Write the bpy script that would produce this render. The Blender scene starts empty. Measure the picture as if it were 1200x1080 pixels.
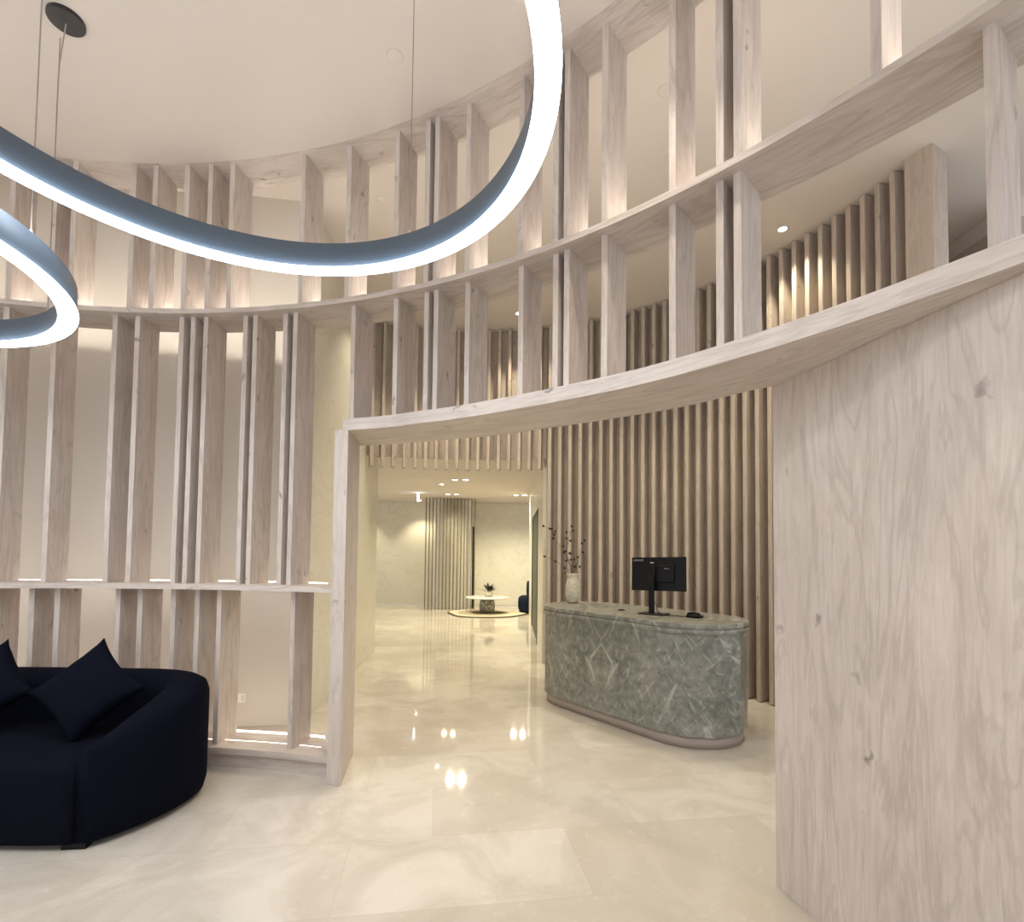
import bpy, bmesh, math, random
from mathutils import Vector, Matrix, Euler
random.seed(7)
S = bpy.context.scene
COL = S.collection
PI = math.pi

# ------------------------------------------------------------------ camera, world, exposure
CAM_H = 1.6
FPX, PITCH, ROLL, HZ = 604.0, math.atan(604/16000), math.radians(0.65), 648.0
cam_d = bpy.data.cameras.new('camera'); cam = bpy.data.objects.new('camera', cam_d); COL.objects.link(cam)
cam_d.sensor_fit = 'HORIZONTAL'; cam_d.sensor_width = 36.0
cam_d.lens = FPX/1200*36.0
cam_d.shift_y = (HZ - FPX*math.tan(PITCH) - 540)/1200
cam_d.clip_start = 0.05
cam.matrix_world = Matrix.Translation((0, 0, CAM_H)) @ Matrix.Rotation(PI/2+PITCH, 4, 'X') @ Matrix.Rotation(ROLL, 4, 'Z')
S.camera = cam
S.view_settings.view_transform = 'Standard'; S.view_settings.look = 'None'
S.view_settings.gamma = 1.0; S.view_settings.use_curve_mapping = False
S.view_settings.exposure = -0.40
w = bpy.data.worlds.new('world'); S.world = w; w.use_nodes = True
w.node_tree.nodes['Background'].inputs[0].default_value = (0.985, 0.985, 1.0, 1)
w.node_tree.nodes['Background'].inputs[1].default_value = 1.35

RING_POWER = 26.0          # emission of the ring diffusers
STRIP_POWER = 9.0        # emission of the hidden led strips
SPOT_DRUM = 80.0          # watts, added downlights in the drum ceiling
SPOT_LOBBY = 125.0         # watts, downlights round the desk
SPOT_FAR = 190.0           # watts, downlights in the far room
FARC = (1.0, 0.90, 0.62); WARM = (1.0, 0.87, 0.64); WARM2 = (1.0, 0.88, 0.74)

# ------------------------------------------------------------------ helpers
def link(o, parent=None):
    COL.objects.link(o)
    if parent: o.parent = parent
    return o
def tag(o, label=None, cat=None, group=None, kind=None):
    if label: o['label'] = label
    if cat: o['category'] = cat
    if group: o['group'] = group
    if kind: o['kind'] = kind
    return o
def empty(name, loc=(0, 0, 0), rz=0, label=None, cat=None, group=None):
    o = bpy.data.objects.new(name, None); o.location = loc; o.rotation_euler = (0, 0, rz)
    o.empty_display_size = .1
    link(o); return tag(o, label, cat, group)
def mesh(name, verts, faces, mat, parent=None, uvs=None, smooth=False):
    m = bpy.data.meshes.new(name); m.from_pydata([tuple(v) for v in verts], [], faces); m.update()
    if uvs:
        l = m.uv_layers.new(name='UVMap'); i = 0
        for f in uvs:
            for c in f: l.data[i].uv = c; i += 1
    if smooth:
        for p in m.polygons: p.use_smooth = True
    m.materials.append(mat)
    return link(bpy.data.objects.new(name, m), parent)
def bmobj(name, bm, mat, parent=None, smooth=False):
    bmesh.ops.recalc_face_normals(bm, faces=bm.faces)
    m = bpy.data.meshes.new(name); bm.to_mesh(m); bm.free()
    if smooth:
        for p in m.polygons: p.use_smooth = True
    m.materials.append(mat)
    return link(bpy.data.objects.new(name, m), parent)
def bevel(o, wd=.004, seg=2):
    b = o.modifiers.new('bevel', 'BEVEL'); b.width = wd; b.segments = seg; b.limit_method = 'ANGLE'; b.angle_limit = math.radians(40)
    return o
def bx(bm, c, s, rz=0, M=None):
    r = bmesh.ops.create_cube(bm, size=1)
    T = Matrix.Translation(c) @ Matrix.Rotation(rz, 4, 'Z') @ Matrix.Diagonal((s[0], s[1], s[2], 1))
    if M is not None: T = M @ T
    bmesh.ops.transform(bm, matrix=T, verts=r['verts']); return r['verts']
def box(name, c, s, mat, parent=None, rz=0, bev=0):
    bm = bmesh.new(); bx(bm, c, s, rz); o = bmobj(name, bm, mat, parent)
    if bev: bevel(o, bev)
    return o
def tube(bm, pts, r, n=8, taper=None):
    rings = []; pts = [Vector(p) for p in pts]
    for i, p in enumerate(pts):
        d = (pts[min(i+1, len(pts)-1)] - pts[max(i-1, 0)]).normalized()
        a = d.cross(Vector((0, 0, 1)));
        if a.length < 1e-3: a = d.cross(Vector((1, 0, 0)))
        a.normalize(); b = d.cross(a).normalized()
        rr = r*(1-(1-taper)*i/(len(pts)-1)) if taper is not None else r
        rings.append([bm.verts.new(p + rr*(math.cos(2*PI*k/n)*a + math.sin(2*PI*k/n)*b)) for k in range(n)])
    for i in range(len(rings)-1):
        for k in range(n):
            bm.faces.new((rings[i][k], rings[i][(k+1) % n], rings[i+1][(k+1) % n], rings[i+1][k]))
    bm.faces.new(rings[0][::-1]); bm.faces.new(rings[-1])
def lathe(bm, prof, n=32, c=(0, 0, 0)):
    rings = []
    for r, z in prof:
        if r < 1e-5: rings.append([bm.verts.new((c[0], c[1], c[2]+z))])
        else: rings.append([bm.verts.new((c[0]+r*math.cos(2*PI*k/n), c[1]+r*math.sin(2*PI*k/n), c[2]+z)) for k in range(n)])
    for A, B in zip(rings, rings[1:]):
        for k in range(n):
            q = [A[k % len(A)], A[(k+1) % len(A)], B[(k+1) % len(B)], B[k % len(B)]]
            u = []
            for v in q:
                if v not in u: u.append(v)
            if len(u) > 2: bm.faces.new(u)
def resample(pts, n):
    P = [Vector(p) for p in pts]; dense = []
    for i in range(len(P)-1):
        p0 = P[i-1] if i else P[0]*2-P[1]; p1 = P[i]; p2 = P[i+1]; p3 = P[i+2] if i+2 < len(P) else P[-1]*2-P[-2]
        for k in range(12):
            t = k/12
            dense.append(0.5*((2*p1)+(-p0+p2)*t+(2*p0-5*p1+4*p2-p3)*t*t+(-p0+3*p1-3*p2+p3)*t**3))
    dense.append(P[-1])
    L = [0]
    for a, b in zip(dense, dense[1:]): L.append(L[-1]+(b-a).length)
    out = []; j = 0
    for k in range(n):
        s = L[-1]*k/(n-1)
        while j < len(L)-2 and L[j+1] < s: j += 1
        t = (s-L[j])/max(L[j+1]-L[j], 1e-9); out.append(dense[j].lerp(dense[j+1], min(t, 1)))
    return out
def band(name, front, back, z0, z1, mat, parent=None, vertical=False, closed=False):
    """solid curved board between two plan curves; uv: v runs with the grain, in metres"""
    n = len(front); s = [0]
    for a, b in zip(front, front[1:]): s.append(s[-1]+math.dist(a[:2], b[:2]))
    V = []
    for f, b in zip(front, back): V += [(f[0], f[1], z0), (f[0], f[1], z1), (b[0], b[1], z1), (b[0], b[1], z0)]
    F, U = [], []
    wd = math.dist(front[0][:2], back[0][:2])
    def uvq(i, j, kind):
        a, b = s[i], s[j]
        if kind == 'side':
            q = [(a, z0), (b, z0), (b, z1), (a, z1)]
            return q if vertical else [(y, x) for x, y in q]
        q = [(a, 0), (b, 0), (b, wd), (a, wd)]
        return q if vertical else [(y+.37, x) for x, y in q]
    m = n if closed else n-1
    for i in range(m):
        j = (i+1) % n; a, b = 4*i, 4*j; si, sj = i, (i+1 if i+1 < n else 0)
        F.append((a, b, b+1, a+1)); U.append(uvq(si, sj, 'side'))
        F.append((a+3, a+2, b+2, b+3)); u = uvq(si, sj, 'side'); U.append([u[0], u[3], u[2], u[1]])
        F.append((a+1, b+1, b+2, a+2)); U.append(uvq(si, sj, 't'))
        F.append((a, a+3, b+3, b)); u = uvq(si, sj, 't'); U.append([u[0], u[3], u[2], u[1]])
    if not closed:
        e = 4*(n-1)
        F.append((0, 1, 2, 3)); U.append([(0, z0), (0, z1), (wd, z1), (wd, z0)])
        F.append((e, e+3, e+2, e+1)); U.append([(0, z0), (wd, z0), (wd, z1), (0, z1)])
    return mesh(name, V, F, mat, parent, U)
def post(name, p, d, wd, dp, z0, z1, mat, parent=None):
    """upright board: p = centre of its front face, d = direction of its depth"""
    d = Vector(d).normalized(); t = Vector((d.y, -d.x)); p = Vector(p)
    c = [p - t*wd/2, p + t*wd/2, p + t*wd/2 + d*dp, p - t*wd/2 + d*dp]
    V = [(q.x, q.y, z) for z in (z0, z1) for q in c]
    F, U = [], []; off = random.random()*7; vo = random.random()*9; acc = off
    for i, L in enumerate((wd, dp, wd, dp)):
        j = (i+1) % 4
        F.append((i, j, j+4, i+4)); U.append([(acc, z0+vo), (acc+L, z0+vo), (acc+L, z1+vo), (acc, z1+vo)]); acc += L
    F += [(3, 2, 1, 0), (4, 5, 6, 7)]; U += [[(0, 0), (wd, 0), (wd, dp), (0, dp)]]*2
    return mesh(name, V, F, mat, parent, U)
def prism(name, poly, z0, z1, mat, parent=None, smooth=False):
    n = len(poly); V = [(p[0], p[1], z0) for p in poly] + [(p[0], p[1], z1) for p in poly]
    bm = bmesh.new(); vs = [bm.verts.new(v) for v in V]
    bm.faces.new(vs[:n][::-1]); bm.faces.new(vs[n:])
    for i in range(n):
        f = bm.faces.new((vs[i], vs[(i+1) % n], vs[n+(i+1) % n], vs[n+i])); f.smooth = smooth
    bmesh.ops.recalc_face_normals(bm, faces=bm.faces)
    m = bpy.data.meshes.new(name); bm.to_mesh(m); bm.free(); m.materials.append(mat)
    return link(bpy.data.objects.new(name, m), parent)
def copy_tree(o, parent=None):
    c = o.copy(); COL.objects.link(c)
    if parent: c.parent = parent
    for ch in list(o.children): copy_tree(ch, c)
    return c

# ------------------------------------------------------------------ materials
class NT:
    def __init__(s, name):
        s.m = bpy.data.materials.new(name); s.m.use_nodes = True; s.t = s.m.node_tree; s.n = s.t.nodes
        s.b = s.n['Principled BSDF']
    def add(s, t, **k):
        n = s.n.new(t)
        for a, v in k.items():
            if a in n.inputs.keys() if isinstance(a, str) else False: n.inputs[a].default_value = v
            else: setattr(n, a, v)
        return n
    def link(s, a, b): s.t.links.new(a, b)
def plain(name, col, rough=.5, metal=0, spec=.5, emit=None, es=0):
    k = NT(name); b = k.b
    b.inputs['Base Color'].default_value = (*col, 1); b.inputs['Roughness'].default_value = rough
    b.inputs['Metallic'].default_value = metal; b.inputs['Specular IOR Level'].default_value = spec
    if emit: b.inputs['Emission Color'].default_value = (*emit, 1); b.inputs['Emission Strength'].default_value = es
    return k.m
def ramp(k, fac, stops):
    r = k.n.new('ShaderNodeValToRGB'); e = r.color_ramp.elements
    e[0].position = stops[0][0]; e[0].color = (*stops[0][1], 1); e[1].position = stops[-1][0]; e[1].color = (*stops[-1][1], 1)
    for p, c in stops[1:-1]: x = e.new(p); x.color = (*c, 1)
    k.link(fac, r.inputs[0]); return r.outputs[0]
def noise(k, vec, scale, detail=4, rough=.5, dist=0):
    n = k.n.new('ShaderNodeTexNoise'); k.link(vec, n.inputs['Vector'])
    n.inputs['Scale'].default_value = scale; n.inputs['Detail'].default_value = detail
    n.inputs['Roughness'].default_value = rough; n.inputs['Distortion'].default_value = dist
    return n.outputs['Fac']
def mapping(k, src, sc=(1, 1, 1), rot=(0, 0, 0)):
    m = k.n.new('ShaderNodeMapping'); k.link(src, m.inputs[0]); m.inputs['Scale'].default_value = sc; m.inputs['Rotation'].default_value = rot
    return m.outputs[0]
def mix(k, fac, a, b, mode='MIX'):
    m = k.n.new('ShaderNodeMix'); m.data_type = 'RGBA'; m.blend_type = mode
    if isinstance(fac, float): m.inputs[0].default_value = fac
    else: k.link(fac, m.inputs[0])
    for i, x in ((6, a), (7, b)):
        if isinstance(x, tuple): m.inputs[i].default_value = (*x, 1)
        else: k.link(x, m.inputs[i])
    return m.outputs[2]
def mixv(k, vec, amt):
    nn = k.n.new('ShaderNodeTexNoise'); k.link(vec, nn.inputs['Vector']); nn.inputs['Scale'].default_value = 14; nn.inputs['Detail'].default_value = 3
    sc = k.n.new('ShaderNodeVectorMath'); sc.operation = 'SCALE'; k.link(nn.outputs['Color'], sc.inputs[0]); sc.inputs['Scale'].default_value = amt
    ad = k.n.new('ShaderNodeVectorMath'); k.link(vec, ad.inputs[0]); k.link(sc.outputs[0], ad.inputs[1]); return ad.outputs[0]
def wood(name, light, mid, dark, rough=.5, fine=1.0, boards=0):
    k = NT(name); uv = k.n.new('ShaderNodeUVMap').outputs[0]
    # cathedral figure: contour lines of a smooth stretched noise
    n1 = noise(k, mapping(k, uv, (5.0*fine, .75, 1)), 1.0, 4, .55, 1.1)
    mul = k.n.new('ShaderNodeMath'); mul.operation = 'MULTIPLY'; k.link(n1, mul.inputs[0]); mul.inputs[1].default_value = 38
    sn = k.n.new('ShaderNodeMath'); sn.operation = 'SINE'; k.link(mul.outputs[0], sn.inputs[0])
    rings = ramp(k, sn.outputs[0], [(0, (0, 0, 0)), (.55, (.18, .18, .18)), (1, (1, 1, 1))])
    streak = noise(k, mapping(k, uv, (34, 2.6, 1)), 1.0, 7, .72, 1.3)
    cloud = noise(k, mapping(k, uv, (4.5, 1.5, 1)), 1.0, 8, .7, .9)
    base = ramp(k, cloud, [(.28, mid), (.62, light)])
    c = mix(k, ramp(k, streak, [(.36, (.24,)*3), (.58, (0, 0, 0))]), base, dark)
    rs = k.n.new('ShaderNodeMath'); rs.operation = 'MULTIPLY'; k.link(rings, rs.inputs[0]); rs.inputs[1].default_value = .24
    c = mix(k, rs.outputs[0], c, dark)
    vo = k.n.new('ShaderNodeTexVoronoi'); k.link(mapping(k, mixv(k, uv, .12), (8.0, 4.5, 1)), vo.inputs['Vector']); vo.inputs['Scale'].default_value = 1
    vo.inputs['Randomness'].default_value = 1
    kn = ramp(k, vo.outputs['Distance'], [(.03, (.8,)*3), (.15, (0, 0, 0))])
    sel = ramp(k, noise(k, mapping(k, uv, (1.7, .7, 1)), 1.3, 2), [(.46, (0, 0, 0)), (.52, (1, 1, 1))])
    kk = mix(k, 1.0, kn, sel, 'MULTIPLY')
    c = mix(k, kk, c, tuple(x*.6 for x in dark))
    # dark longitudinal cracks
    ck = noise(k, mapping(k, uv, (16, .55, 1)), 1.0, 3, .5, 1.2)
    c = mix(k, ramp(k, ck, [(.70, (0, 0, 0)), (.80, (.55,)*3)]), c, dark)
    k.link(c, k.b.inputs['Base Color']); k.b.inputs['Roughness'].default_value = rough
    bp = k.n.new('ShaderNodeBump'); bp.inputs['Strength'].default_value = .12; bp.inputs['Distance'].default_value = .004
    k.link(streak, bp.inputs['Height']); k.link(bp.outputs[0], k.b.inputs['Normal'])
    return k.m
def obj_coord(k): return k.n.new('ShaderNodeTexCoord').outputs['Object']

W_OAK = wood('washed_oak', (.685, .61, .555), (.59, .512, .46), (.29, .228, .195), .5)
W_TAUPE = wood('taupe_oak', (.54, .47, .40), (.43, .365, .31), (.27, .215, .18), .45)
M_CEIL = plain('ceiling_paint', (.70, .635, .575), .85, spec=.2)
M_WALL = plain('cream_wall_paint', (.70, .645, .575), .8, spec=.2)
M_BLACK = plain('black_plastic', (.004, .004, .005), .45, spec=.25)
M_BLACK2 = plain('black_metal', (.012, .012, .013), .3, spec=.5)
M_RINGMETAL = plain('grey_aluminium', (.095, .13, .175), .45, metal=.15)
M_DIFF = plain('ring_diffuser', (.9, .9, .9), .5, emit=(.86, .93, 1.0), es=RING_POWER)
M_RING_FILL = plain('added_ring_fill', (.9, .9, .9), .5, emit=(1.0, .95, .90), es=7)  # fill glow added on the lamp tops to brighten the drum ceiling
M_ADDED_FILL = plain('added_ceiling_fill', (.9, .9, .9), .5, emit=(1.0, .93, .83), es=125)  # fill glow for the added, unseen strip that lifts the outer ceiling
M_STRIP = plain('led_strip_light', (.9, .9, .9), .5, emit=(1.0, .86, .72), es=STRIP_POWER)
M_LENS = plain('downlight_lens', (.9, .9, .9), .4, emit=(1.0, .93, .8), es=22)
M_WHITE = plain('white_trim_paint', (.72, .70, .66), .5)
M_CABLE = plain('grey_cable', (.30, .26, .23), .5)
M_DOOR = plain('dark_green_grey_door', (.055, .06, .042), .5)
M_SOCKET = plain('white_socket_plastic', (.88, .87, .84), .4)
M_TEXT = plain('light_grey_print', (.45, .45, .45), .5)
M_SILVER = plain('silver_logo', (.5, .5, .5), .3, metal=.6)

def floor_mat():
    k = NT('beige_marble_floor'); oc = obj_coord(k)
    v = mapping(k, oc, (1, 1, 1), (0, 0, math.radians(-8.2)))
    br = k.n.new('ShaderNodeTexBrick'); k.link(v, br.inputs['Vector'])
    br.inputs['Scale'].default_value = 1; br.inputs['Brick Width'].default_value = 1.2; br.inputs['Row Height'].default_value = .6
    br.inputs['Mortar Size'].default_value = .0016; br.inputs['Mortar Smooth'].default_value = .2
    br.offset = .37
    br.inputs['Color1'].default_value = (.0, .0, .0, 1); br.inputs['Color2'].default_value = (1, 1, 1, 1); br.inputs['Mortar'].default_value = (.5, .5, .5, 1)
    tone = ramp(k, br.outputs['Color'], [(0, (.56, .515, .45)), (1, (.68, .64, .575))])
    n = noise(k, mapping(k, oc, (1, 1, 1)), 1.6, 8, .62, .8)
    c = mix(k, ramp(k, n, [(.40, (.7,)*3), (.58, (0, 0, 0))]), tone, (.50, .45, .38))
    n2 = noise(k, oc, 9, 6, .7, .5)
    c = mix(k, ramp(k, n2, [(.58, (0, 0, 0)), (.75, (.45,)*3)]), c, (.80, .74, .65))
    c = mix(k, ramp(k, br.outputs['Fac'], [(0, (0, 0, 0)), (1, (.45,)*3)]), c, (.42, .36, .29))
    k.link(c, k.b.inputs['Base Color']); k.b.inputs['Roughness'].default_value = .05; k.b.inputs['Specular IOR Level'].default_value = .42
    return k.m
def marble_wall():
    k = NT('cream_marble_wall'); oc = obj_coord(k)
    n = noise(k, mapping(k, oc, (.8, .8, 1.1), (0, .6, .4)), 1.2, 7, .6, 1.6)
    c = ramp(k, n, [(.3, (.72, .685, .59)), (.5, (.76, .725, .63)), (.525, (.69, .65, .54)), (.56, (.765, .73, .64))])
    k.link(c, k.b.inputs['Base Color']); k.b.inputs['Roughness'].default_value = .3
    return k.m
def green_stone():
    k = NT('green_grey_veined_stone'); oc = obj_coord(k)
    sx = k.n.new('ShaderNodeSeparateXYZ'); k.link(oc, sx.inputs[0])
    ab = k.n.new('ShaderNodeMath'); ab.operation = 'ABSOLUTE'; k.link(sx.outputs[0], ab.inputs[0])     # book-matched slabs
    cb = k.n.new('ShaderNodeCombineXYZ'); k.link(ab.outputs[0], cb.inputs[0]); k.link(sx.outputs[1], cb.inputs[1]); k.link(sx.outputs[2], cb.inputs[2])
    oc = cb.outputs[0]
    n = noise(k, oc, 3.4, 9, .68, .5)
    c = ramp(k, n, [(.30, (.12, .13, .112)), (.5, (.215, .222, .196)), (.7, (.33, .33, .29))])
    n3 = noise(k, oc, 14, 6, .7, .3)
    c = mix(k, ramp(k, n3, [(.48, (0, 0, 0)), (.64, (.6,)*3)]), c, (.10, .106, .09))
    c = mix(k, ramp(k, n3, [(.34, (.5,)*3), (.46, (0, 0, 0))]), c, (.40, .40, .355))
    for rot, sc, hi, st in ((.62, (15, 4, 2.6), .635, .6), (-.50, (14, 4, 2.4), .655, .5), (.42, (30, 8, 4.5), .64, .4), (-.7, (26, 6, 4), .65, .35)):
        m1 = mapping(k, oc, (1, 1, 1), (0, rot, 0)); m2 = mapping(k, m1, sc)
        f = ramp(k, noise(k, m2, 1.0, 4, .55, .35), [(hi-.035, (0, 0, 0)), (hi+.03, (st,)*3), (hi+.10, (st*.5,)*3)])
        c = mix(k, f, c, (.58, .585, .51))
    k.link(c, k.b.inputs['Base Color']); k.b.inputs['Roughness'].default_value = .28
    return k.m
def fabric(name, c1, c2, rough=.9):
    k = NT(name); oc = obj_coord(k)
    n = noise(k, oc, 260, 3); c = ramp(k, n, [(.35, c1), (.65, c2)])
    k.link(c, k.b.inputs['Base Color']); k.b.inputs['Roughness'].default_value = rough
    k.b.inputs['Specular IOR Level'].default_value = .06
    k.b.inputs['Sheen Weight'].default_value = .0; k.b.inputs['Sheen Roughness'].default_value = .5
    bp = k.n.new('ShaderNodeBump'); bp.inputs['Strength'].default_value = .15; bp.inputs['Distance'].default_value = .001
    k.link(n, bp.inputs['Height']); k.link(bp.outputs[0], k.b.inputs['Normal'])
    return k.m
def veined(name, base, vein, sc, rough=.3, w=.06):
    k = NT(name); oc = obj_coord(k)
    n = noise(k, oc, sc, 5, .6, 1.8)
    c = ramp(k, n, [(.5-w, base), (.5, vein), (.5+w, base)])
    k.link(c, k.b.inputs['Base Color']); k.b.inputs['Roughness'].default_value = rough
    return k.m
M_FLOOR = floor_mat(); M_MARBLE = marble_wall(); M_STONE = green_stone()
M_NAVY = fabric('dark_navy_boucle', (.0024, .003, .0075), (.005, .0062, .014))
M_NAVY2 = fabric('navy_velvet', (.010, .015, .030), (.016, .023, .045))
M_VASE = veined('cream_marble_vase', (.70, .66, .56), (.50, .44, .33), 9, .35)
M_TBASE = veined('black_white_marble', (.45, .43, .38), (.03, .03, .03), 5.5, .3, .09)
M_TTOP = veined('white_marble_top', (.78, .75, .67), (.55, .5, .42), 5, .2, .04)
M_RUG = fabric('cream_wool_rug', (.55, .48, .36), (.66, .58, .45))
M_RUGEDGE = fabric('brown_rug_border', (.10, .08, .05), (.15, .12, .08))
M_TWIG = plain('dry_twig', (.14, .10, .07), .8)
M_BERRY = plain('dark_berry', (.012, .008, .008), .45)
M_LEAF = plain('dark_plum_leaf', (.035, .028, .022), .6)
M_SEAL = plain('slate_base', (.16, .12, .09), .5)

# ------------------------------------------------------------------ key curves in plan
CB, RB = Vector((-2.643, -1.170)), 5.038      # centre and radius of the timber drum
CA, RA = Vector((-2.977, -1.438)), 5.36
Z_SHELF, Z_C, Z_B, Z_A, Z_OUT = 1.305, 2.45, 3.40, 4.59, 4.93
TH = .036
def pol(phi, r, c=CB): return Vector((c.x + r*math.cos(phi), c.y + r*math.sin(phi)))
def rA(phi, off=0):
    d = Vector((math.cos(phi), math.sin(phi))); e = CB - CA
    b = e.dot(d); c = e.dot(e) - RA*RA
    return (-b + math.sqrt(b*b - c))*.5 + RB*.5 + off
def arc(p0, p1, r, n=80, up=False):
    out = []
    for i in range(n):
        p = math.radians(p0 + (p1-p0)*i/(n-1))
        out.append(pol(p, rA(p, r) if up else r))
    return out
def px_az(x, y):
    """plan direction of the sight line through a point of the photograph (used only to read off plan positions)"""
    a = (x-600)/FPX; b = -(y-(HZ-FPX*math.tan(PITCH)))/FPX
    cr, sr = math.cos(ROLL), math.sin(ROLL); a, b = a*cr-b*sr, a*sr+b*cr
    return Vector((a, math.cos(PITCH)-b*math.sin(PITCH)))
def hit_circle(d, c, r):
    d = d.normalized(); b = d.dot(-c); cc = c.dot(c)-r*r
    t = -b + math.sqrt(b*b-cc); return d*t

# ------------------------------------------------------------------ the room shell
o = prism('floor', [(-9, -1.6), (5.5, -1.6), (5.5, 17), (-9, 17)], -.1, 0, M_FLOOR); tag(o, kind='structure')
o = prism('ceiling', [(-9, -1.6), (5.5, -1.6), (5.5, 17), (-9, 17)], Z_OUT, Z_OUT+.1, M_CEIL); tag(o, kind='structure')
drum = [pol(math.radians(a), rA(math.radians(a), -.002)) for a in range(0, 360, 2)]
o = prism('ceiling_drum', drum, Z_A, Z_OUT-.002, M_CEIL, smooth=True); tag(o, kind='structure')
# outer walls
tag(box('wall_right', (4.62, 6.9, 2.365), (.1, 4.6, 4.73), W_TAUPE), kind='structure')
tag(box('wall_right_upper', (4.66, 6.9, 4.83), (.1, 4.6, .196), M_WALL), kind='structure')
# cream wall behind the shelves: plan line seen through the fins
def bw(X): return 4.80 + .15*(X+2.02)
prism_pts = [(-8.95, bw(-8.95)), (-1.93, bw(-1.93)), (-1.93, bw(-1.93)+.12), (-8.95, bw(-8.95)+.12)]
tag(prism('wall_back', prism_pts, 0.002, Z_OUT-.002, M_WALL), kind='structure')
# left wall of the passage to the far room
tag(prism('wall_passage_left', [(-1.93, bw(-1.93)+.125), (-2.19, 8.35), (-2.31, 8.35), (-2.05, bw(-1.93)+.125)], .002, Z_OUT-.002, M_MARBLE), kind='structure')
# far room
tag(box('wall_far', (-1.7, 15.9, 1.6), (14.4, .1, 3.18), M_MARBLE), kind='structure')
# slat wall curve
SC, SR = Vector((-.566, 3.682)), 3.86
def sl(a, r=0): return Vector((SC.x + (SR+r)*math.cos(a), SC.y + (SR+r)*math.sin(a)))
a_gap0 = math.radians(113); a_gap1 = math.radians(74.6); a_end = math.radians(8.5)
# lowered ceiling of the passage and the far room, its edge follows the slats
poly = [sl(a_gap0 - (a_gap0-a_gap1)*i/20, .24) for i in range(21)]
poly = [Vector((-2.12, poly[0].y))] + poly + [Vector((.62, 7.9)), Vector((4.5, 7.9)), Vector((4.5, 15.84)), Vector((-8.9, 15.84)), Vector((-8.9, 8.36)), Vector((-2.12, 8.36))]
tag(prism('ceiling_far', poly, 3.14, Z_OUT-.003, M_CEIL), kind='structure')
# right wall of the passage with the dark doorway
XR = .46
def rwall(name, y0, y1, z0=.002, z1=3.138): return tag(box(name, (XR+.06, (y0+y1)/2, (z0+z1)/2), (.12, y1-y0, z1-z0), M_MARBLE), kind='structure')
rwall('wall_passage_right', 7.62, 9.1); rwall('wall_passage_right_end', 11.6, 13.5); rwall('wall_passage_right_over_door', 9.1, 11.6, 2.4)
d1 = box('door_1', (XR+.032, 10.35, 1.2), (.05, 2.42, 2.38), M_DOOR); tag(d1, kind='structure')
bm = bmesh.new(); bx(bm, (XR+.02, 9.13, 1.2), (.06, .06, 2.39)); bx(bm, (XR+.02, 11.57, 1.2), (.06, .06, 2.39)); bx(bm, (XR+.02, 10.35, 2.37), (.06, 2.38, .06))
bmobj('door_frame', bm, M_DOOR, d1)

# ------------------------------------------------------------------ the curved timber screen
SCR = empty('curved_timber_screen', (0, 0, 0), 0, 'tall curved screen of pale washed oak shelves and fins with an opening to the desk', 'screen')
def board(name, z0, z1, p0, p1, r0, r1, up=False, n=90): return band(name, arc(p0, p1, r0, n, up), arc(p0, p1, r1, n, up), z0, z1, W_OAK, SCR)
P_R, P_L = 14, 136
board('ring_board', Z_B, Z_B+TH, P_R, P_L, RB, RB+.35)
board('ring_board', Z_A, Z_A+TH, P_R, P_L, 0.0, .31, True)
JA = math.degrees(math.atan2(3.6-CB.y, -1.235-CB.x))       # bearing of the jamb
def board_cut(name, z0, z1, r0, r1): return band(name, arc(JA+.15, P_L, r0, 90), arc(JA+3.6, P_L, r1, 90), z0, z1, W_OAK, SCR)
board_cut('shelf_board', Z_SHELF, Z_SHELF+.04, RB-.03, RB+.33)
board_cut('plinth_top', .105, .147, RB+.0, RB+.34)
board_cut('plinth', .0, .105, RB+.03, RB+.33)
# led strips at the back edge of shelf and plinth
band('led_and_added_strip', arc(JA+3.6, P_L, RB+.335, 80), arc(JA+3.7, P_L, RB+.352, 80), Z_SHELF+.02, Z_SHELF+.046, M_STRIP, SCR)
band('led_and_added_strip', arc(JA+3.6, P_L, RB+.345, 80), arc(JA+3.7, P_L, RB+.365, 80), .11, .152, M_STRIP, SCR)
band('led_and_added_strip', arc(JA+2.6, P_L, RB+.16, 80), arc(JA+2.6, P_L, RB+.162, 80), .1472, .1482, M_STRIP, SCR)  # glowing thread drawn for the bright groove and reflection line, no led here
band('led_and_added_strip', arc(P_R+2, P_L, RB+.285, 90), arc(P_R+2, P_L, RB+.297, 90), Z_B+TH+.001, Z_B+TH+.010, M_ADDED_FILL, SCR)  # added fill strip, unseen from below, to brighten the upper ceiling
# header beam over the opening
FH = [(-1.20, 3.60), (-.85, 3.49), (-.66, 3.39), (-.37, 3.25), (0, 3.02), (.31, 2.80), (.57, 2.60), (.79, 2.39), (1.0, 2.14), (1.13, 1.97), (1.26, 1.78), (1.37, 1.60), (1.46, 1.44), (1.56, 1.2), (1.66, .8), (1.7, .4)]
BH = [(-1.30, 4.14), (-.85, 4.0), (-.13, 3.70), (.18, 3.50), (.6, 3.22), (.97, 2.93), (1.22, 2.62), (1.32, 2.52), (1.42, 2.3), (1.50, 2.05), (1.6, 1.8), (1.7, 1.55), (1.8, 1.2), (1.9, .8), (1.95, .4)]
fh = resample([Vector(p) for p in FH], 60); bh = resample([Vector(p) for p in BH], 60)
band('header_beam', fh, bh, Z_C, Z_C+.082, W_OAK, SCR)
# left jamb of the opening
jf, jb = [(-1.255, 3.60), (-1.15, 3.565)], [(-1.335, 4.14), (-1.235, 4.13)]
band('jamb', jf, jb, 0.001, Z_C+.001, W_OAK, SCR, vertical=True)

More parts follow.
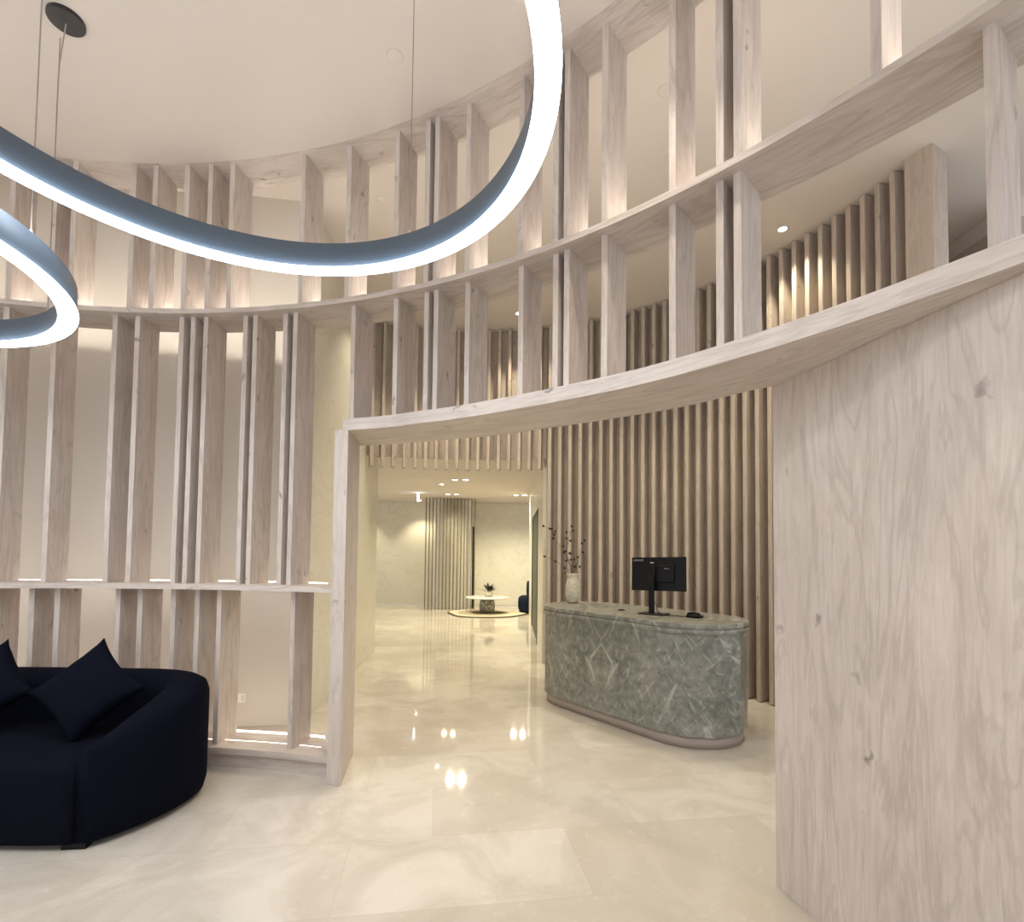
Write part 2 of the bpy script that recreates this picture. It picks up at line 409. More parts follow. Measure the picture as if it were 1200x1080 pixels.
FD, FR = .24, .06      # fin depth, set-back of the fin fronts
def fin(x, y, z0, z1, up=False, r=None):
    """fin whose front left edge is met in the direction of (x, y)"""
    d = px_az(x, y)
    p = hit_circle(d, CB, RB+FR)
    phi = math.atan2(p.y-CB.y, p.x-CB.x)
    if up:
        for _ in range(4):
            rr = max(rA(phi, .012), RB+.02); p = hit_circle(d, CB, rr); phi = math.atan2(p.y-CB.y, p.x-CB.x)
    rad = Vector((math.cos(phi), math.sin(phi))); t = Vector((rad.y, -rad.x))
    return post('fin', p + t*TH/2, rad, TH, FD, z0, z1, W_OAK, SCR)
common = [(461, 345), (497, 335), (508, 335), (545, 330), (607.5, 310), (648, 290), (661, 285), (705, 270), (784, 235), (839, 200), (859.5, 190)]
up_only = [(8, 300), (58, 290), (81, 300), (152.5, 250), (178, 250), (216, 230), (243.7, 230), (269, 230), (352.5, 230), (406, 230), (1020, 40)]
for q in common + up_only: fin(q[0], q[1] - (60 if q in common else 0), Z_B+TH, Z_A, True)
for q in common + [(411, 362), (1153, 60)]: fin(q[0], q[1]+40, Z_C+.082, Z_B)
for x, y in [(0, 450), (57.5, 450), (131, 400), (157.5, 400), (209.5, 400), (223, 400), (238, 400), (284.5, 400), (296, 400), (331.5, 400), (343, 400)]:
    fin(x, y, Z_SHELF+.04, Z_B)
for x, y in [(-10, 700), (34, 700), (64, 700), (135.5, 700), (161.5, 700), (200.5, 700), (228.5, 700), (254.5, 700), (341, 700)]:
    fin(x, y, .147, Z_SHELF)
for k in range(14):                                # beyond the left edge of the photograph the rhythm goes on
    phi = math.radians(106 + k*2.2 + (k % 3)*.5); rad = Vector((math.cos(phi), math.sin(phi)))
    post('fin', CB + rad*(RB+FR), rad, TH, FD, Z_SHELF+.04, Z_B, W_OAK, SCR)
    post('fin', CB + rad*rA(phi, .012), rad, TH, FD, Z_B+TH, Z_A, W_OAK, SCR)

# solid oak wall to the right of the opening, running on round the room behind the camera
PW = [(1.305, 2.57), (1.355, 2.33), (1.405, 2.03), (1.435, 1.86), (1.47, 1.68), (1.52, 1.46), (1.60, 1.1), (1.66, .7), (1.68, .3)]
pf = resample([Vector(p) for p in PW], 40)
last = math.degrees(math.atan2(.3-CB.y, 1.68-CB.x)); rl = (Vector((1.68, .3))-CB).length
for i in range(1, 60):
    a = last - i*3.6
    if a < -12: break
    pf.append(pol(math.radians(a), rl + (5.05-rl)*min(1, i/6)))
pb = []
for i, p in enumerate(pf):
    a = pf[max(i-1, 0)]; b = pf[min(i+1, len(pf)-1)]; d = (b-a).normalized()
    pb.append(p + Vector((-d.y, d.x))*.035)
# the wall is full height only where no screen stands above it
o = band('wall_oak_panel', pf[:42], pb[:42], .001, Z_C-.001, W_OAK, None, vertical=True); tag(o, kind='structure')
o = band('wall_oak_rear', pf[41:], pb[41:], .001, Z_C-.001, W_OAK, None, vertical=True); tag(o, kind='structure')

# ------------------------------------------------------------------ slat wall behind the desk and over the passage
SW = empty('slatted_wall', (0, 0, 0), 0, 'concave wall of upright taupe wooden slats curving behind the reception desk', 'slat wall')
n = int(SR*(a_gap1-a_end)/.145)
for i in range(n):
    a = a_gap1 - (i+.5)*(a_gap1-a_end)/n; rad = Vector((math.cos(a), math.sin(a)))
    bevel(post('slat', SC + rad*SR, rad, .05, .16, .012, Z_OUT-.012, W_TAUPE, SW), .006, 2)
band('backing_panel', [sl(a_gap1-(a_gap1-a_end)*i/60, .162) for i in range(61)], [sl(a_gap1-(a_gap1-a_end)*i/60, .19) for i in range(61)], .003, Z_OUT-.002, W_TAUPE, SW, vertical=True)
e = sl(a_end); rad = Vector((math.cos(a_end), math.sin(a_end)))
rad2 = Vector((math.cos(a_end+.3), math.sin(a_end+.3)))
post('end_panel', e + Vector((rad.y, -rad.x))*.15 + rad*.02, rad2, .20, .22, .003, Z_OUT-.002, W_TAUPE, SW)
HG = empty('ceiling_slat_screen', (0, 0, 0), 0, 'row of short taupe slats hanging from the ceiling over the passage to the far room', 'slat screen')
n = int(SR*(a_gap0-a_gap1)/.15)
for i in range(n):
    a = a_gap0 - (i+.5)*(a_gap0-a_gap1)/n; rad = Vector((math.cos(a), math.sin(a)))
    bevel(post('slat', SC + rad*SR, rad, .045, .13, 2.82, Z_OUT-.012, W_TAUPE, HG), .006, 2)
band('backing_panel', [sl(a_gap0-(a_gap0-a_gap1)*i/30, .132) for i in range(31)], [sl(a_gap0-(a_gap0-a_gap1)*i/30, .155) for i in range(31)], 2.99, Z_OUT-.002, W_TAUPE, HG, vertical=True)

# ------------------------------------------------------------------ reception desk
CL, CR, DR = Vector((.86, 5.75)), Vector((1.634, 4.76)), .5
u = (CR-CL).normalized(); nv = Vector((u.y, -u.x))       # nv points to the camera side
if nv.y > 0: nv = -nv
mid = (CL+CR)/2; hl = (CR-CL).length/2
def stadium(r, seg, grow=0):
    out = []
    th0 = math.atan2(nv.y, nv.x)
    for i in range(seg+1):
        a = th0 + PI*i/seg; out.append(u*hl + Vector((math.cos(a), math.sin(a)))*r)
    for i in range(seg+1):
        a = th0 + PI + PI*i/seg; out.append(-u*hl + Vector((math.cos(a), math.sin(a)))*r)
    return out
_t = math.atan2(nv.y, nv.x)
# make sure the right hand arc bulges along +u
if (Vector((math.cos(_t+PI/2), math.sin(_t+PI/2)))).dot(u) < 0: u = -u
du = math.atan2(CR.y-CL.y, CR.x-CL.x)
nv, u = Vector((0, -1)), Vector((1, 0))
DK = empty('reception_desk', (mid.x, mid.y, 0), du, 'oval reception desk clad in green-grey veined stone on a recessed plinth', 'desk')
prism('plinth', stadium(DR-.045, 24), .001, .10, plain('pinkish_plinth_laminate', (.40, .335, .29), .5), DK, True)
o = prism('stone_body', stadium(DR-.012, 6), .10, .985, M_STONE, DK); bevel(o, .004)
prism('shadow_groove', stadium(DR-.02, 24), .985, .992, M_WHITE, DK, True)
o = prism('stone_top', stadium(DR, 40), .992, 1.03, M_STONE, DK, True); bevel(o, .004)
prism('stone_lip', stadium(DR+.002, 40), .945, .985, M_STONE, DK, True)

# ------------------------------------------------------------------ monitor, seen from behind
ZD = 1.0305
MO = empty('computer_monitor', (1.40, 4.97, ZD), 0, 'black flat computer monitor standing on the desk with its back to us', 'monitor')
ang = math.atan2(-.62, .78)
MO.rotation_euler = (0, 0, ang)        # local +x along the screen (left to right in view), local -y towards the camera
bm = bmesh.new(); bx(bm, (-.02, -.03, .008), (.25, .18, .012)); bevel(bmobj('stand_base', bm, M_BLACK2, MO), .004)
bm = bmesh.new(); bx(bm, (-.035, -.045, .19), (.052, .03, .37)); bevel(bmobj('stand_column', bm, M_BLACK, MO), .006)
T = Matrix.Translation((.0, .03, .385)) @ Matrix.Rotation(math.radians(-1.5), 4, 'Y') @ Matrix.Rotation(math.radians(-4), 4, 'X')
bm = bmesh.new(); bx(bm, (0, 0, 0), (.545, .022, .325), M=T); casing = bevel(bmobj('casing', bm, M_BLACK, MO), .006)
bm = bmesh.new(); bx(bm, (.0, .0125, 0), (.53, .004, .305), M=T); bmobj('screen', bm, M_BLACK2, MO)
bm = bmesh.new(); bx(bm, (.045, -.020, -.0), (.24, .024, .17), M=T); bevel(bmobj('rear_housing', bm, M_BLACK, MO), .01)
bm = bmesh.new(); bx(bm, (-.035, -.043, .03), (.05, .02, .10), M=T); mount = bevel(bmobj('mount', bm, M_BLACK, MO), .005)
def text(name, body, size, M, mat, parent, ext=.0008):
    c = bpy.data.curves.new(name, 'FONT'); c.body = body; c.size = size; c.extrude = ext; c.align_x = 'LEFT'
    o = bpy.data.objects.new(name+'_tmp', c); COL.objects.link(o)
    dg = bpy.context.evaluated_depsgraph_get(); dg.update()
    me = bpy.data.meshes.new_from_object(o.evaluated_get(dg)); me.transform(M); COL.objects.unlink(o); bpy.data.objects.remove(o)
    me.materials.clear(); me.materials.append(mat); me.name = name
    return link(bpy.data.objects.new(name, me), parent)
text('printed_word', 'LENOVO', .026, T @ Matrix.Translation((-.255, -.0118, .125)) @ Matrix.Rotation(PI/2, 4, 'X'), M_TEXT, casing)
text('printed_word', 'LENOVO', .012, T @ Matrix.Translation((.07, -.0330, .045)) @ Matrix.Rotation(PI/2, 4, 'X'), M_TEXT, MO)
bm = bmesh.new(); bx(bm, (-.035, -.065, .105), (.034, .012, .010), M=T); bmobj('silver_badge', bm, M_SILVER, mount)
bm = bmesh.new(); bx(bm, (-.085, -.0125, -.075), (.009, .002, .05), M=T); bmobj('side_mark', bm, M_SILVER, casing)
cc = [(0, .0, .1), (.02, -.03, .03), (.10, -.055, .006), (.16, -.06, .006), (.2, -.03, .005), (.26, -.05, .006), (.33, -.03, .008)]
R3 = Matrix.Rotation(ang, 3, 'Z')
bm = bmesh.new(); tube(bm, resample([R3 @ Vector(p) + Vector((1.40, 4.97, ZD)) for p in cc], 30), .0035, 6)
tag(bmobj('power_cable', bm, M_BLACK, None, True), 'thin black cable trailing on the desk from the monitor to the phone cradle', 'cable')
# small cradle with handset right of the monitor
PH = empty('desk_phone', (0, 0, 0), ang, 'small black phone cradle with coiled cord right of the monitor', 'phone')
PH.location = R3 @ Vector((.36, -.0, 0)) + Vector((1.40, 4.97, ZD))
bm = bmesh.new(); bx(bm, (0, 0, .012), (.13, .10, .022)); bevel(bmobj('body', bm, M_BLACK, PH), .005)
bm = bmesh.new(); tube(bm, resample([Vector(p) for p in [(-.055, -.03, .03), (-.02, -.035, .042), (.03, -.035, .042), (.06, -.03, .03)]], 10), .011, 8); bmobj('handset', bm, M_BLACK, PH, True)
bm = bmesh.new(); pts = [(-.06+.10*t/60, -.05-.012*math.cos(t*.9), .012+.010*math.sin(t*.9)) for t in range(60)]; tube(bm, pts, .002, 5); bmobj('coiled_cord', bm, M_BLACK, PH, True)
bm = bmesh.new(); bx(bm, (0, 0, .006), (.055, .03, .012), .3); bx(bm, (.03, .005, .005), (.03, .012, .008), -.2)
o = bevel(bmobj('tape_roll_holder', bm, M_BLACK), .003); o.location = (1.12, 5.28, ZD); o.name = 'pen_clip'
tag(o, 'tiny black clip lying on the desk between vase and monitor', 'clip')

# ------------------------------------------------------------------ vase with berry twigs
VS = Vector((.715, 6.02, ZD))
V = empty('stone_vase', VS, 0, 'cream marbled vase on the left end of the reception desk', 'vase')
bm = bmesh.new()
lathe(bm, [(0, .006), (.058, .006), (.066, .03), (.083, .10), (.086, .16), (.078, .22), (.066, .27), (.062, .295), (.066, .315), (.070, .33), (.071, .34), (.060, .34), (.055, .29), (.06, .2), (.0, .12)], 36)
bmobj('body', bm, M_VASE, V, True)
bm = bmesh.new(); lathe(bm, [(0, 0), (.062, 0), (.062, .007), (0, .007)], 32); bmobj('foot_ring', bm, M_SEAL, V)
vt = Vector((1, .12, 0)).normalized()          # sideways
def twig(name, base, pts, berries, label):
    root = empty(name, VS + Vector((0, 0, .12)), 0, label, 'twig', 'dry berry twigs in the cream vase')
    P = [vt*p[0] + Vector((0, p[2], p[1]-.12)) for p in pts]
    bm = bmesh.new(); tube(bm, resample(P, 22), .0045, 6, .4); 
    dn = resample(P, 22)
    side = []
    for t, dx, dz in berries:
        q = dn[int(t*21)]; e = q + vt*dx + Vector((0, random.uniform(-.02, .02), dz)); side.append(e)
        tube(bm, [q, (q+e)/2 + Vector((0, 0, .008)), e], .0018, 5, .6)
    bmobj('stem', bm, M_TWIG, root, True)
    for e in side:
        bm = bmesh.new(); bmesh.ops.create_icosphere(bm, subdivisions=2, radius=.0135)
        for v_ in bm.verts: v_.co = Vector((v_.co.x, v_.co.y, v_.co.z*1.15)) + e
        bmobj('berry', bm, M_BERRY, root, True)
twig('berry_twig', 0, [(0, .16, 0), (-.03, .40, 0), (-.10, .58, .01), (-.20, .72, .02), (-.27, .84, .02), (-.37, .90, .03)],
     [(.99, -.02, .01), (.93, .02, .0), (.85, -.01, .06), (.84, .03, .03), (.78, .0, .03), (.72, -.03, .02), (.62, .04, .0), (.58, .02, -.04), (.5, .05, .02), (.42, .03, .02)],
     'dry berry twig leaning furthest left out of the cream vase')
twig('berry_twig', 0, [(0, .16, 0), (-.02, .40, -.01), (-.07, .55, -.02), (-.06, .72, -.02), (-.02, .86, -.02), (.0, .93, -.02)],
     [(.99, -.01, .0), (.9, -.05, .0), (.87, .03, .02), (.78, -.03, .0), (.75, .03, .01), (.66, -.05, .02), (.6, -.02, .0), (.55, .04, .01), (.45, -.03, .0), (.38, .03, .0)],
     'dry berry twig standing nearly upright in the middle of the cream vase')
twig('berry_twig', 0, [(0, .16, 0), (.03, .38, .01), (.07, .50, .02), (.10, .62, .02), (.15, .76, .02)],
     [(.99, .0, .0), (.88, -.01, .02), (.8, .02, -.03), (.66, -.02, .0), (.6, -.05, .0), (.52, .03, -.03), (.45, -.01, .0)],
     'dry berry twig leaning right out of the cream vase in front of the slats')
twig('berry_twig', 0, [(0, .16, 0), (-.05, .38, .02), (-.15, .45, .03), (-.24, .50, .03), (-.36, .545, .03)],
     [(.99, -.0, .0), (.72, .0, .0), (.55, .01, -.03)],
     'lowest dry berry twig reaching out level to the left of the cream vase')

# ------------------------------------------------------------------ sofa
SF = empty('curved_sofa', (-3.05, 3.3, 0), 0, 'dark navy curved sofa in front of the timber screen', 'sofa')
def cen(p): return (p[0]+3.05, p[1]-3.3)
OUT = [(-2.235, 2.80), (-2.12, 2.93), (-2.03, 3.12), (-1.99, 3.33), (-2.03, 3.52), (-2.16, 3.66), (-2.38, 3.735), (-2.72, 3.757), (-3.05, 3.76)]
INN = [(-2.315, 2.79), (-2.285, 2.95), (-2.26, 3.12), (-2.245, 3.27), (-2.28, 3.38), (-2.37, 3.455), (-2.52, 3.50), (-2.76, 3.515), (-3.05, 3.52)]
TOP = [.52, .585, .655, .715, .745, .755, .76, .76, .76]
no = 40
oo = resample([Vector((*p, t)) for p, t in zip(OUT, TOP)], no); ii = resample([Vector((*p, t)) for p, t in zip(INN, TOP)], no)
mir = lambda L: [Vector((-6.1-p.x, p.y, p.z)) for p in reversed(L)][1:]
oo = oo + mir(oo); ii = ii + mir(ii)
bm = bmesh.new(); rings = []
for a, b in zip(oo, ii):
    z = a.z; ring = []; d = (b-a); d.z = 0; wv = d.length
    prof = [(.06, .035), (.0, .10), (-.0, z*.6), (.0, z-.09), (.06, z-.035), (.20, z-.008), (.40, z), (.62, z-.005), (.82, z-.03), (.96, z-.09), (1.0, z-.18), (1.0, .30), (1.0, .036)]
    for t, zz in prof:
        p = a + d*t; ring.append(bm.verts.new((p.x+3.05, p.y-3.3, zz)))
    rings.append(ring)
m_ = len(rings[0])
for A, B in zip(rings, rings[1:]):
    for k in range(m_-1): bm.faces.new((A[k], A[k+1], B[k+1], B[k]))
    bm.faces.new((A[-1], A[0], B[0], B[-1]))
bm.faces.new(rings[0]); bm.faces.new(rings[-1][::-1])
o = bmobj('back_and_arms', bm, M_NAVY, SF, True)
# seat
F = [Vector(cen(p)) for p in [(-2.312, 2.775), (-2.5, 2.765), (-3.05, 2.76)]]
ff = resample(F, 14); ff = ff + [Vector((-p.x, p.y)) for p in reversed(ff)][1:]
inner = [Vector((p.x+3.05, p.y-3.3)) for p in ii]
pol_ = [Vector((p.x*.998, p.y+.02)) for p in inner][::-1]
# loft: seat outline at several heights with a rounded top edge
outl = ff + [p for p in pol_ if p.y > ff[0].y+.06]
cx_ = sum(p.x for p in outl)/len(outl); cy_ = sum(p.y for p in outl)/len(outl)
bm = bmesh.new(); lay = []
for s_, zz in [(.985, .035), (1.0, .07), (1.003, .25), (1.0, .36), (.985, .405), (.955, .43), (.90, .442), (.5, .452)]:
    lay.append([bm.verts.new((cx_+(p.x-cx_)*(1-(1-s_)*.35), cy_+(p.y-cy_)*s_, zz)) for p in outl])
for A, B in zip(lay, lay[1:]):
    for k in range(len(A)): bm.faces.new((A[k], A[(k+1) % len(A)], B[(k+1) % len(A)], B[k]))
bm.faces.new(lay[0][::-1]); bm.faces.new(lay[-1])
bmobj('seat', bm, M_NAVY, SF, True)
for fx, fy, r_ in ((.735, -.475, .1), (-.735, -.475, -.1), (.80, .26, .6), (-.80, .26, -.6), (0, .36, 0)):
    bm = bmesh.new(); bx(bm, (fx, fy, .0185), (.12, .05, .037), r_); bmobj('foot', bm, M_BLACK, SF)

def pillow(name, loc, rot, size, label):
    bm = bmesh.new(); N = 20; grid = {}
    for sgn in (1, -1):
        for i in range(N+1):
            for j in range(N+1):
                x, y = 2*i/N-1, 2*j/N-1
                edge = abs(x) == 1 or abs(y) == 1
                if sgn < 0 and edge: grid[(sgn, i, j)] = grid[(1, i, j)]; continue
                pinch = 1-.10*(1-abs(x))*(abs(y)**3) - .0
                px = x*(1-.09*(1-x*x*0)*(1-abs(y)**2)*0 - .15*(1-y*y)*abs(x)**3); py = y*(1-.15*(1-x*x)*abs(y)**3)
                t = max(0, (1-x*x))**.42*max(0, (1-y*y))**.42
                wr = .010*math.sin(9*x*y+3*x)*t
                grid[(sgn, i, j)] = bm.verts.new((px*size/2, py*size/2, sgn*(t*.085+wr*.4)))
    for sgn in (1, -1):
        for i in range(N):
            for j in range(N):
                q = [grid[(sgn, i, j)], grid[(sgn, i+1, j)], grid[(sgn, i+1, j+1)], grid[(sgn, i, j+1)]]
                bm.faces.new(q if sgn > 0 else q[::-1])
    o = bmobj(name, bm, M_NAVY, None, True)
    o.matrix_world = Matrix.Translation(loc) @ rot
    return tag(o, label, 'cushion', 'navy cushions on the sofa')
def prot(yaw, lean, spin): return Matrix.Rotation(yaw, 4, 'Z') @ Matrix.Rotation(PI/2-lean, 4, 'X') @ Matrix.Rotation(spin, 4, 'Z')
pillow('sofa_cushion', (-2.62, 3.235, .72), prot(math.radians(8), math.radians(26), math.radians(46)), .475, 'dark navy square cushion standing on one corner near the right arm of the sofa')
pillow('sofa_cushion', (-3.30, 3.27, .715), prot(math.radians(2), math.radians(24), math.radians(42)), .45, 'dark navy square cushion cut by the left edge of the photo')

# ------------------------------------------------------------------ ring lamps
def ring_lamp(name, c, r, zb, cables, canopy, label):
    root = empty(name, (c[0], c[1], zb), 0, label, 'pendant lamp', 'hanging ring lamps')
    n_ = 160; hw, hh = .033, .135
    def loop(prof, nm, mat, sm=True):
        bm = bmesh.new(); R = []
        for k in range(n_):
            a = 2*PI*k/n_; R.append([bm.verts.new(((r+p)*math.cos(a), (r+p)*math.sin(a), q)) for p, q in prof])
        for k in range(n_):
            A, B = R[k], R[(k+1) % n_]
            for j in range(len(prof)): bm.faces.new((A[j], B[j], B[(j+1) % len(prof)], A[(j+1) % len(prof)]))
        o = bmobj(nm, bm, mat, root, sm); bevel(o, .002, 1); return o
    loop([(-hw, .004), (-hw, hh), (hw, hh), (hw, .004)], 'housing', M_RINGMETAL)
    loop([(-hw-.009, .0035), (-hw-.009, -.001), (-hw+.003, -.006), (hw-.003, -.006), (hw+.009, -.001), (hw+.009, .0035)], 'diffuser', M_DIFF)  # side lips added so that a glow runs up the housing
    loop([(-.018, hh+.001), (-.018, hh+.004), (.018, hh+.004), (.018, hh+.001)], 'added_fill_band', M_RING_FILL)  # added upward fill light, hidden from below
    for a in cables:
        x, y = r*math.cos(math.radians(a)), r*math.sin(math.radians(a))
        bm = bmesh.new(); tube(bm, [(x, y, hh), (x, y, (Z_A-zb)*.5), (x, y, Z_A-zb)], .0028, 6); sc_ = bmobj('suspension_cable', bm, M_CABLE, root)
        bm = bmesh.new(); tube(bm, [(x, y, hh), (x, y, hh+.03)], .007, 8); bmobj('cable_grip', bm, M_SILVER, sc_)
    if canopy is not None:
        a, dx, dy = canopy; x, y = r*math.cos(math.radians(a)), r*math.sin(math.radians(a))
        bm = bmesh.new(); tube(bm, [(x+dx, y+dy, Z_A-zb-.03), (x+dx*.1, y+dy*.1, Z_A-zb-.16), (x, y, Z_A-zb-.25), (x, y, hh)], .0035, 6); bmobj('power_cord', bm, M_CABLE, root)
        bm = bmesh.new(); lathe(bm, [(0, 0), (.086, 0), (.088, .004), (.088, .022), (0, .022)], 40, (x+dx, y+dy, Z_A-zb-.022)); bmobj('canopy', bm, M_BLACK2, root)
    return root
ring_lamp('ring_lamp', (-.985, 1.604), 1.083, 3.085, [66, 186, 306], (186, .05, 0), 'large glowing ring lamp hung highest, sweeping across the top of the photo')
ring_lamp('ring_lamp', (-3.14, 1.935), 1.08, 2.80, [12.5, 65, 132.5, 252.5], (65, .13, -.11), 'lower glowing ring lamp at the left edge, cut by the photo')

# ------------------------------------------------------------------ ceiling fittings
def downlight(x, y, z, label, group, power, cone=100, r=.04, color=WARM, lit=True):
    root = empty('downlight', (x, y, z), 0, label, 'downlight', group)
    bm = bmesh.new(); lathe(bm, [(r, 0), (r*1.35, 0), (r*1.4, -.004), (r*1.3, -.009), (r, -.007), (r, 0)], 28); bmobj('trim_ring', bm, M_WHITE, root, True)
    bm = bmesh.new(); lathe(bm, [(0, -.003), (r, -.003), (r, -.0005), (0, -.0005)], 24); bmobj('lens', bm, M_LENS if lit else M_WHITE, root)
    if lit and power:
        l = bpy.data.lights.new('downlight_beam', 'SPOT'); l.energy = power; l.spot_size = math.radians(cone); l.spot_blend = .6
        l.color = color; l.shadow_soft_size = r
        lo = bpy.data.objects.new('downlight_beam', l); lo.location = (0, 0, -.03); link(lo, root)
    return root
def at_ceiling(x, y, z):
    """plan point on a ceiling plane along the sight line of a photo point"""
    a = (x-600)/FPX; b = -(y-(HZ-FPX*math.tan(PITCH)))/FPX
    cr, sr = math.cos(ROLL), math.sin(ROLL); a, b = a*cr-b*sr, a*sr+b*cr
    c, s = math.cos(PITCH), math.sin(PITCH); d = Vector((a, c-b*s, s+b*c)); t = (z-CAM_H)/d.z
    return d.x*t, d.y*t
q = at_ceiling(917, 268, Z_OUT); downlight(q[0], q[1], Z_OUT, 'bright recessed downlight above the right end of the slatted wall', 'downlights over the desk', SPOT_LOBBY)
q = at_ceiling(608, 367, Z_OUT); downlight(q[0], q[1], Z_OUT, 'bright recessed downlight above the passage, seen between two fins', 'downlights over the desk', SPOT_LOBBY)
for x, y, lb in [(475, 340, 'nearest the left passage wall'), (527, 346, 'second from the passage wall'), (612, 325, 'above the left end of the desk'), (700, 298, 'above the middle of the desk'), (800, 253, 'above the right end of the desk'), (900, 188, 'furthest right, near the wide end panel of the slats')]:
    q = at_ceiling(x, y, Z_OUT)
    downlight(q[0], q[1], Z_OUT, 'added downlight in the outer ceiling '+lb, 'downlights over the desk', SPOT_LOBBY)  # extra lamps added out of sight above the ring board to brighten the lobby
for x, y in [(-5, 4.1)]:
    downlight(x, y, Z_OUT, 'recessed downlight in the gap between screen and cream wall', 'downlights behind the shelves', 30, 120, color=WARM2)
for x, y, lb in [(.45, 2.25, 'nearest the opening'), (-1.0, .4, 'between the two ring lamps and the camera'), (-3.6, .6, 'above the sofa side')]:
    downlight(x, y, Z_A, 'added unseen downlight in the drum ceiling '+lb, 'added downlights in the drum ceiling', SPOT_DRUM*(1.5 if x > 0 else 1), 72 if x > 0 else 125, .05, WARM2)  # unseen lamps put in to light the drum floor and cast the header's shade
for i, (x, y, lb) in enumerate([(533, 562, 'left one of the front pair'), (546, 562, 'right one of the front pair'), (525, 579, 'left one of the rear middle pair'), (535, 579, 'right one of the rear middle pair'),
                                (605, 580, 'left one of the pair nearest the right wall'), (615, 580, 'right one of the pair nearest the right wall')]):
    q = at_ceiling(x, y, 3.14); downlight(q[0], q[1], 3.14, 'round downlight in the far room ceiling, '+lb, 'downlights in the far room', SPOT_FAR*(.3 if i in (2, 3) else 1.35), 150, .06, FARC)
for x, y, lb in [(-2.75, 15.3, 'washing the far wall just left of the rods'), (-4.6, 15.2, 'washing the left end of the far wall'), (-1.6, 11.6, 'alone in the middle left of the ceiling')]:
    downlight(x, y, 3.14, 'round downlight in the far room '+lb, 'downlights in the far room', SPOT_FAR*.7, 100, .05, FARC)
def detector(x, y, z, label, r=.05):
    bm = bmesh.new(); lathe(bm, [(0, 0), (r, 0), (r, -.003), (r*.9, -.006), (0, -.006)], 28)
    o = bmobj('smoke_detector', bm, M_CEIL, None, True); o.location = (x, y, z); return tag(o, label, 'detector', 'flush ceiling detectors')
q = at_ceiling(463, 66, Z_A); detector(q[0], q[1], Z_A, 'small round detector on the drum ceiling beside the lamp cable')
q = at_ceiling(446, 233, Z_OUT); detector(q[0], q[1], Z_OUT, 'small round detector on the outer ceiling seen between fins left of the lamp cable')
q = at_ceiling(779, 106, Z_OUT); detector(q[0], q[1], Z_OUT, 'upper round detector on the outer ceiling seen between the right fins')
q = at_ceiling(783, 179, Z_OUT); detector(q[0], q[1], Z_OUT, 'lower round detector on the outer ceiling seen between the right fins')
# slim bright fitting at the far room ceiling
q = at_ceiling(490, 577, 3.14)
HS = empty('hanging_light_sign', (q[0], q[1], 3.14), 0, 'slim glowing white fitting hanging edge-on under the far room ceiling', 'sign light')
box('panel', (0, 0, -.13), (.022, .16, .2), plain('cool_sign_light', (.9, .9, .9), .5, emit=(.75, .9, 1.0), es=9), HS)
box('hanger', (0, 0, -.014), (.012, .012, .028), M_SILVER, HS)
bm = bmesh.new(); bx(bm, (0, 0, 0), (.03, .5, .01))
o = bmobj('air_slot', bm, M_BLACK2); q = at_ceiling(437, 556, 3.14); o.location = (q[0], q[1], 3.134); o.rotation_euler = (0, 0, .25)
tag(o, 'short dark air slot in the ceiling by the left passage wall', 'vent')
# socket on the cream wall
y_ = bw(-2.55)
y_ = bw(-2.445)
SK = empty('wall_socket', (-2.445, y_-.006, .26), math.atan(.15), 'white double socket low on the cream wall between two lower fins', 'socket')
box('plate', (0, 0, 0), (.085, .01, .085), M_SOCKET, SK, 0, .002); box('rocker_switch', (.02, -.006, 0), (.03, .004, .05), M_WHITE, SK)

# ------------------------------------------------------------------ far room
SS = empty('rod_screen', (0, 0, 0), 0, 'row of slim upright brown rods around the curved cream column in the far room', 'rod screen')
YS = 14.45; M_ROD = plain('dark_bronze_rod', (.16, .125, .085), .4)
for i in range(15):
    x_ = (499 + i*4.05 - 600)/604*YS
    bm = bmesh.new(); bx(bm, (x_, YS + .25*(i/14)**2, 1.57), (.022, .06, 3.13)); bmobj('rod', bm, M_ROD, SS)
cxp = (529.5-600)/604*15.0
bm = bmesh.new(); lathe(bm, [(.56, .003), (.56, 3.137)], 48, (cxp, 15.25, 0))
o = bmobj('wall_column', bm, M_MARBLE, None, True); tag(o, kind='structure')
DS = box('door_pull', ((555-600)/604*14.9, 14.9, 1.18), (.07, .05, 2.34), M_BLACK2); DS.name = 'tall_door_pull'
tag(DS, 'tall dark upright bar at the right edge of the cream column', 'door pull')
# rug with wavy outline
RG = empty('organic_rug', (-.64, 13.6, 0), 0, 'cream rug with a wavy dark border under the round coffee table', 'rug')
def blob(r, n=72): return [Vector((r*.95*math.cos(t)*(1+.05*math.sin(3*t+.6)+.03*math.sin(5*t)), r*.78*math.sin(t)*(1+.05*math.sin(3*t+.6)+.03*math.sin(5*t)))) for t in [2*PI*k/n for k in range(n)]]
prism('border', blob(1.1), .001, .022, M_RUGEDGE, RG); prism('pile', blob(1.05), .022, .030, M_RUG, RG)
prism('dark_centre', blob(.45), .030, .034, fabric('taupe_rug_centre', (.17, .13, .09), (.24, .19, .13)), RG)
CT = empty('coffee_table', (-.63, 13.6, .034), 0, 'round white marble coffee table on a black and white marble drum base', 'table')
bm = bmesh.new(); lathe(bm, [(0, 0), (.17, 0), (.205, .10), (.21, .20), (.18, .33), (.13, .38), (0, .38)], 32); bmobj('drum_base', bm, M_TBASE, CT, True)
bm = bmesh.new(); lathe(bm, [(0, .38), (.53, .38), (.575, .395), (.58, .405), (.57, .415), (0, .415)], 48); bmobj('round_top', bm, M_TTOP, CT, True)
PT = empty('potted_plant', (-.60, 13.6, .4495), 0, 'round white pot with dark leaves on the far coffee table', 'plant')
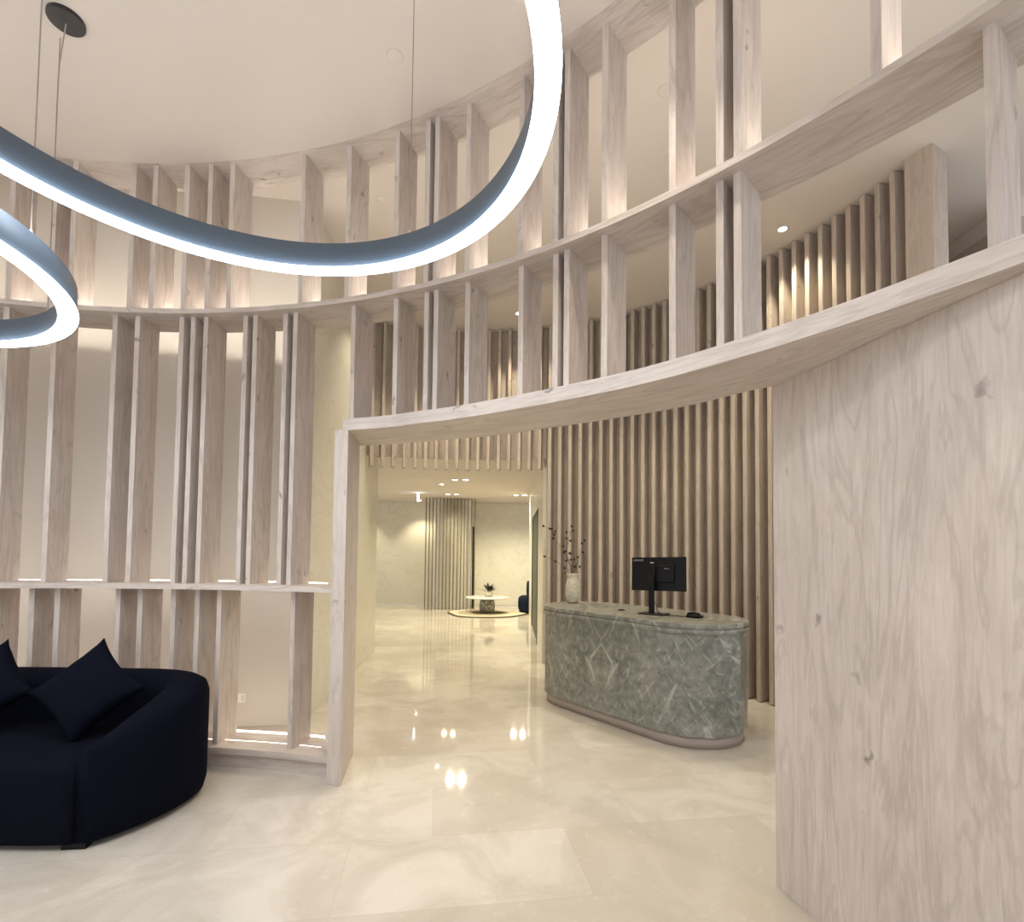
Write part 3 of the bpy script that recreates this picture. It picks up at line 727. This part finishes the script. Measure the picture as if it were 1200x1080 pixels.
bm = bmesh.new(); lathe(bm, [(0, 0), (.07, 0), (.11, .06), (.11, .12), (.07, .165), (.06, .165), (.06, .12), (0, .10)], 28); bmobj('pot', bm, M_VASE, PT, True)
for k in range(60):
    a = random.uniform(0, 2*PI); el = random.uniform(.15, 1.35); L = random.uniform(.18, .32)
    bm = bmesh.new(); dv = Vector((math.cos(a)*math.cos(el)+.25, math.sin(a)*math.cos(el), math.sin(el))).normalized(); sd = dv.cross(Vector((0, 0, 1))).normalized()
    b0 = Vector((0, 0, .13)); up = sd.cross(dv)
    m1 = b0+dv*L*.55; tip = b0+dv*L - Vector((0, 0, .02))
    vs = [bm.verts.new(p) for p in (b0, m1+sd*.028+up*.006, tip, m1-sd*.028+up*.006, m1)]
    bm.faces.new((vs[0], vs[1], vs[4])); bm.faces.new((vs[1], vs[2], vs[4])); bm.faces.new((vs[2], vs[3], vs[4])); bm.faces.new((vs[3], vs[0], vs[4]))
    bmobj('leaf', bm, M_LEAF, PT)
AC = empty('navy_armchair', (.56, 13.95, 0), 0, 'rounded navy armchair half hidden by the passage wall beside the rug', 'armchair')
bm = bmesh.new(); lathe(bm, [(0, .03), (.33, .03), (.37, .12), (.38, .30), (.36, .42), (.30, .46), (0, .46)], 32); bmobj('seat', bm, M_NAVY2, AC, True)
bm = bmesh.new(); R = []
for i in range(25):
    a = math.radians(-70 + i*220/24 - 40); rr = [(.30, .40), (.38, .36), (.42, .55), (.40, .78), (.35, .84), (.30, .78), (.29, .5)]
    R.append([bm.verts.new((r_*math.cos(a), r_*math.sin(a), z_)) for r_, z_ in rr])
for A, B in zip(R, R[1:]):
    for k in range(7): bm.faces.new((A[k], B[k], B[(k+1) % 7], A[(k+1) % 7]))
bm.faces.new(R[0]); bm.faces.new(R[-1][::-1]); bmobj('backrest', bm, M_NAVY2, AC, True)
for a in (40, 140, 220, 320):
    bm = bmesh.new(); x_, y2 = .27*math.cos(math.radians(a)), .27*math.sin(math.radians(a)); tube(bm, [(x_, y2, 0.0005), (x_, y2, .035)], .02, 10); bmobj('leg', bm, M_BLACK, AC)
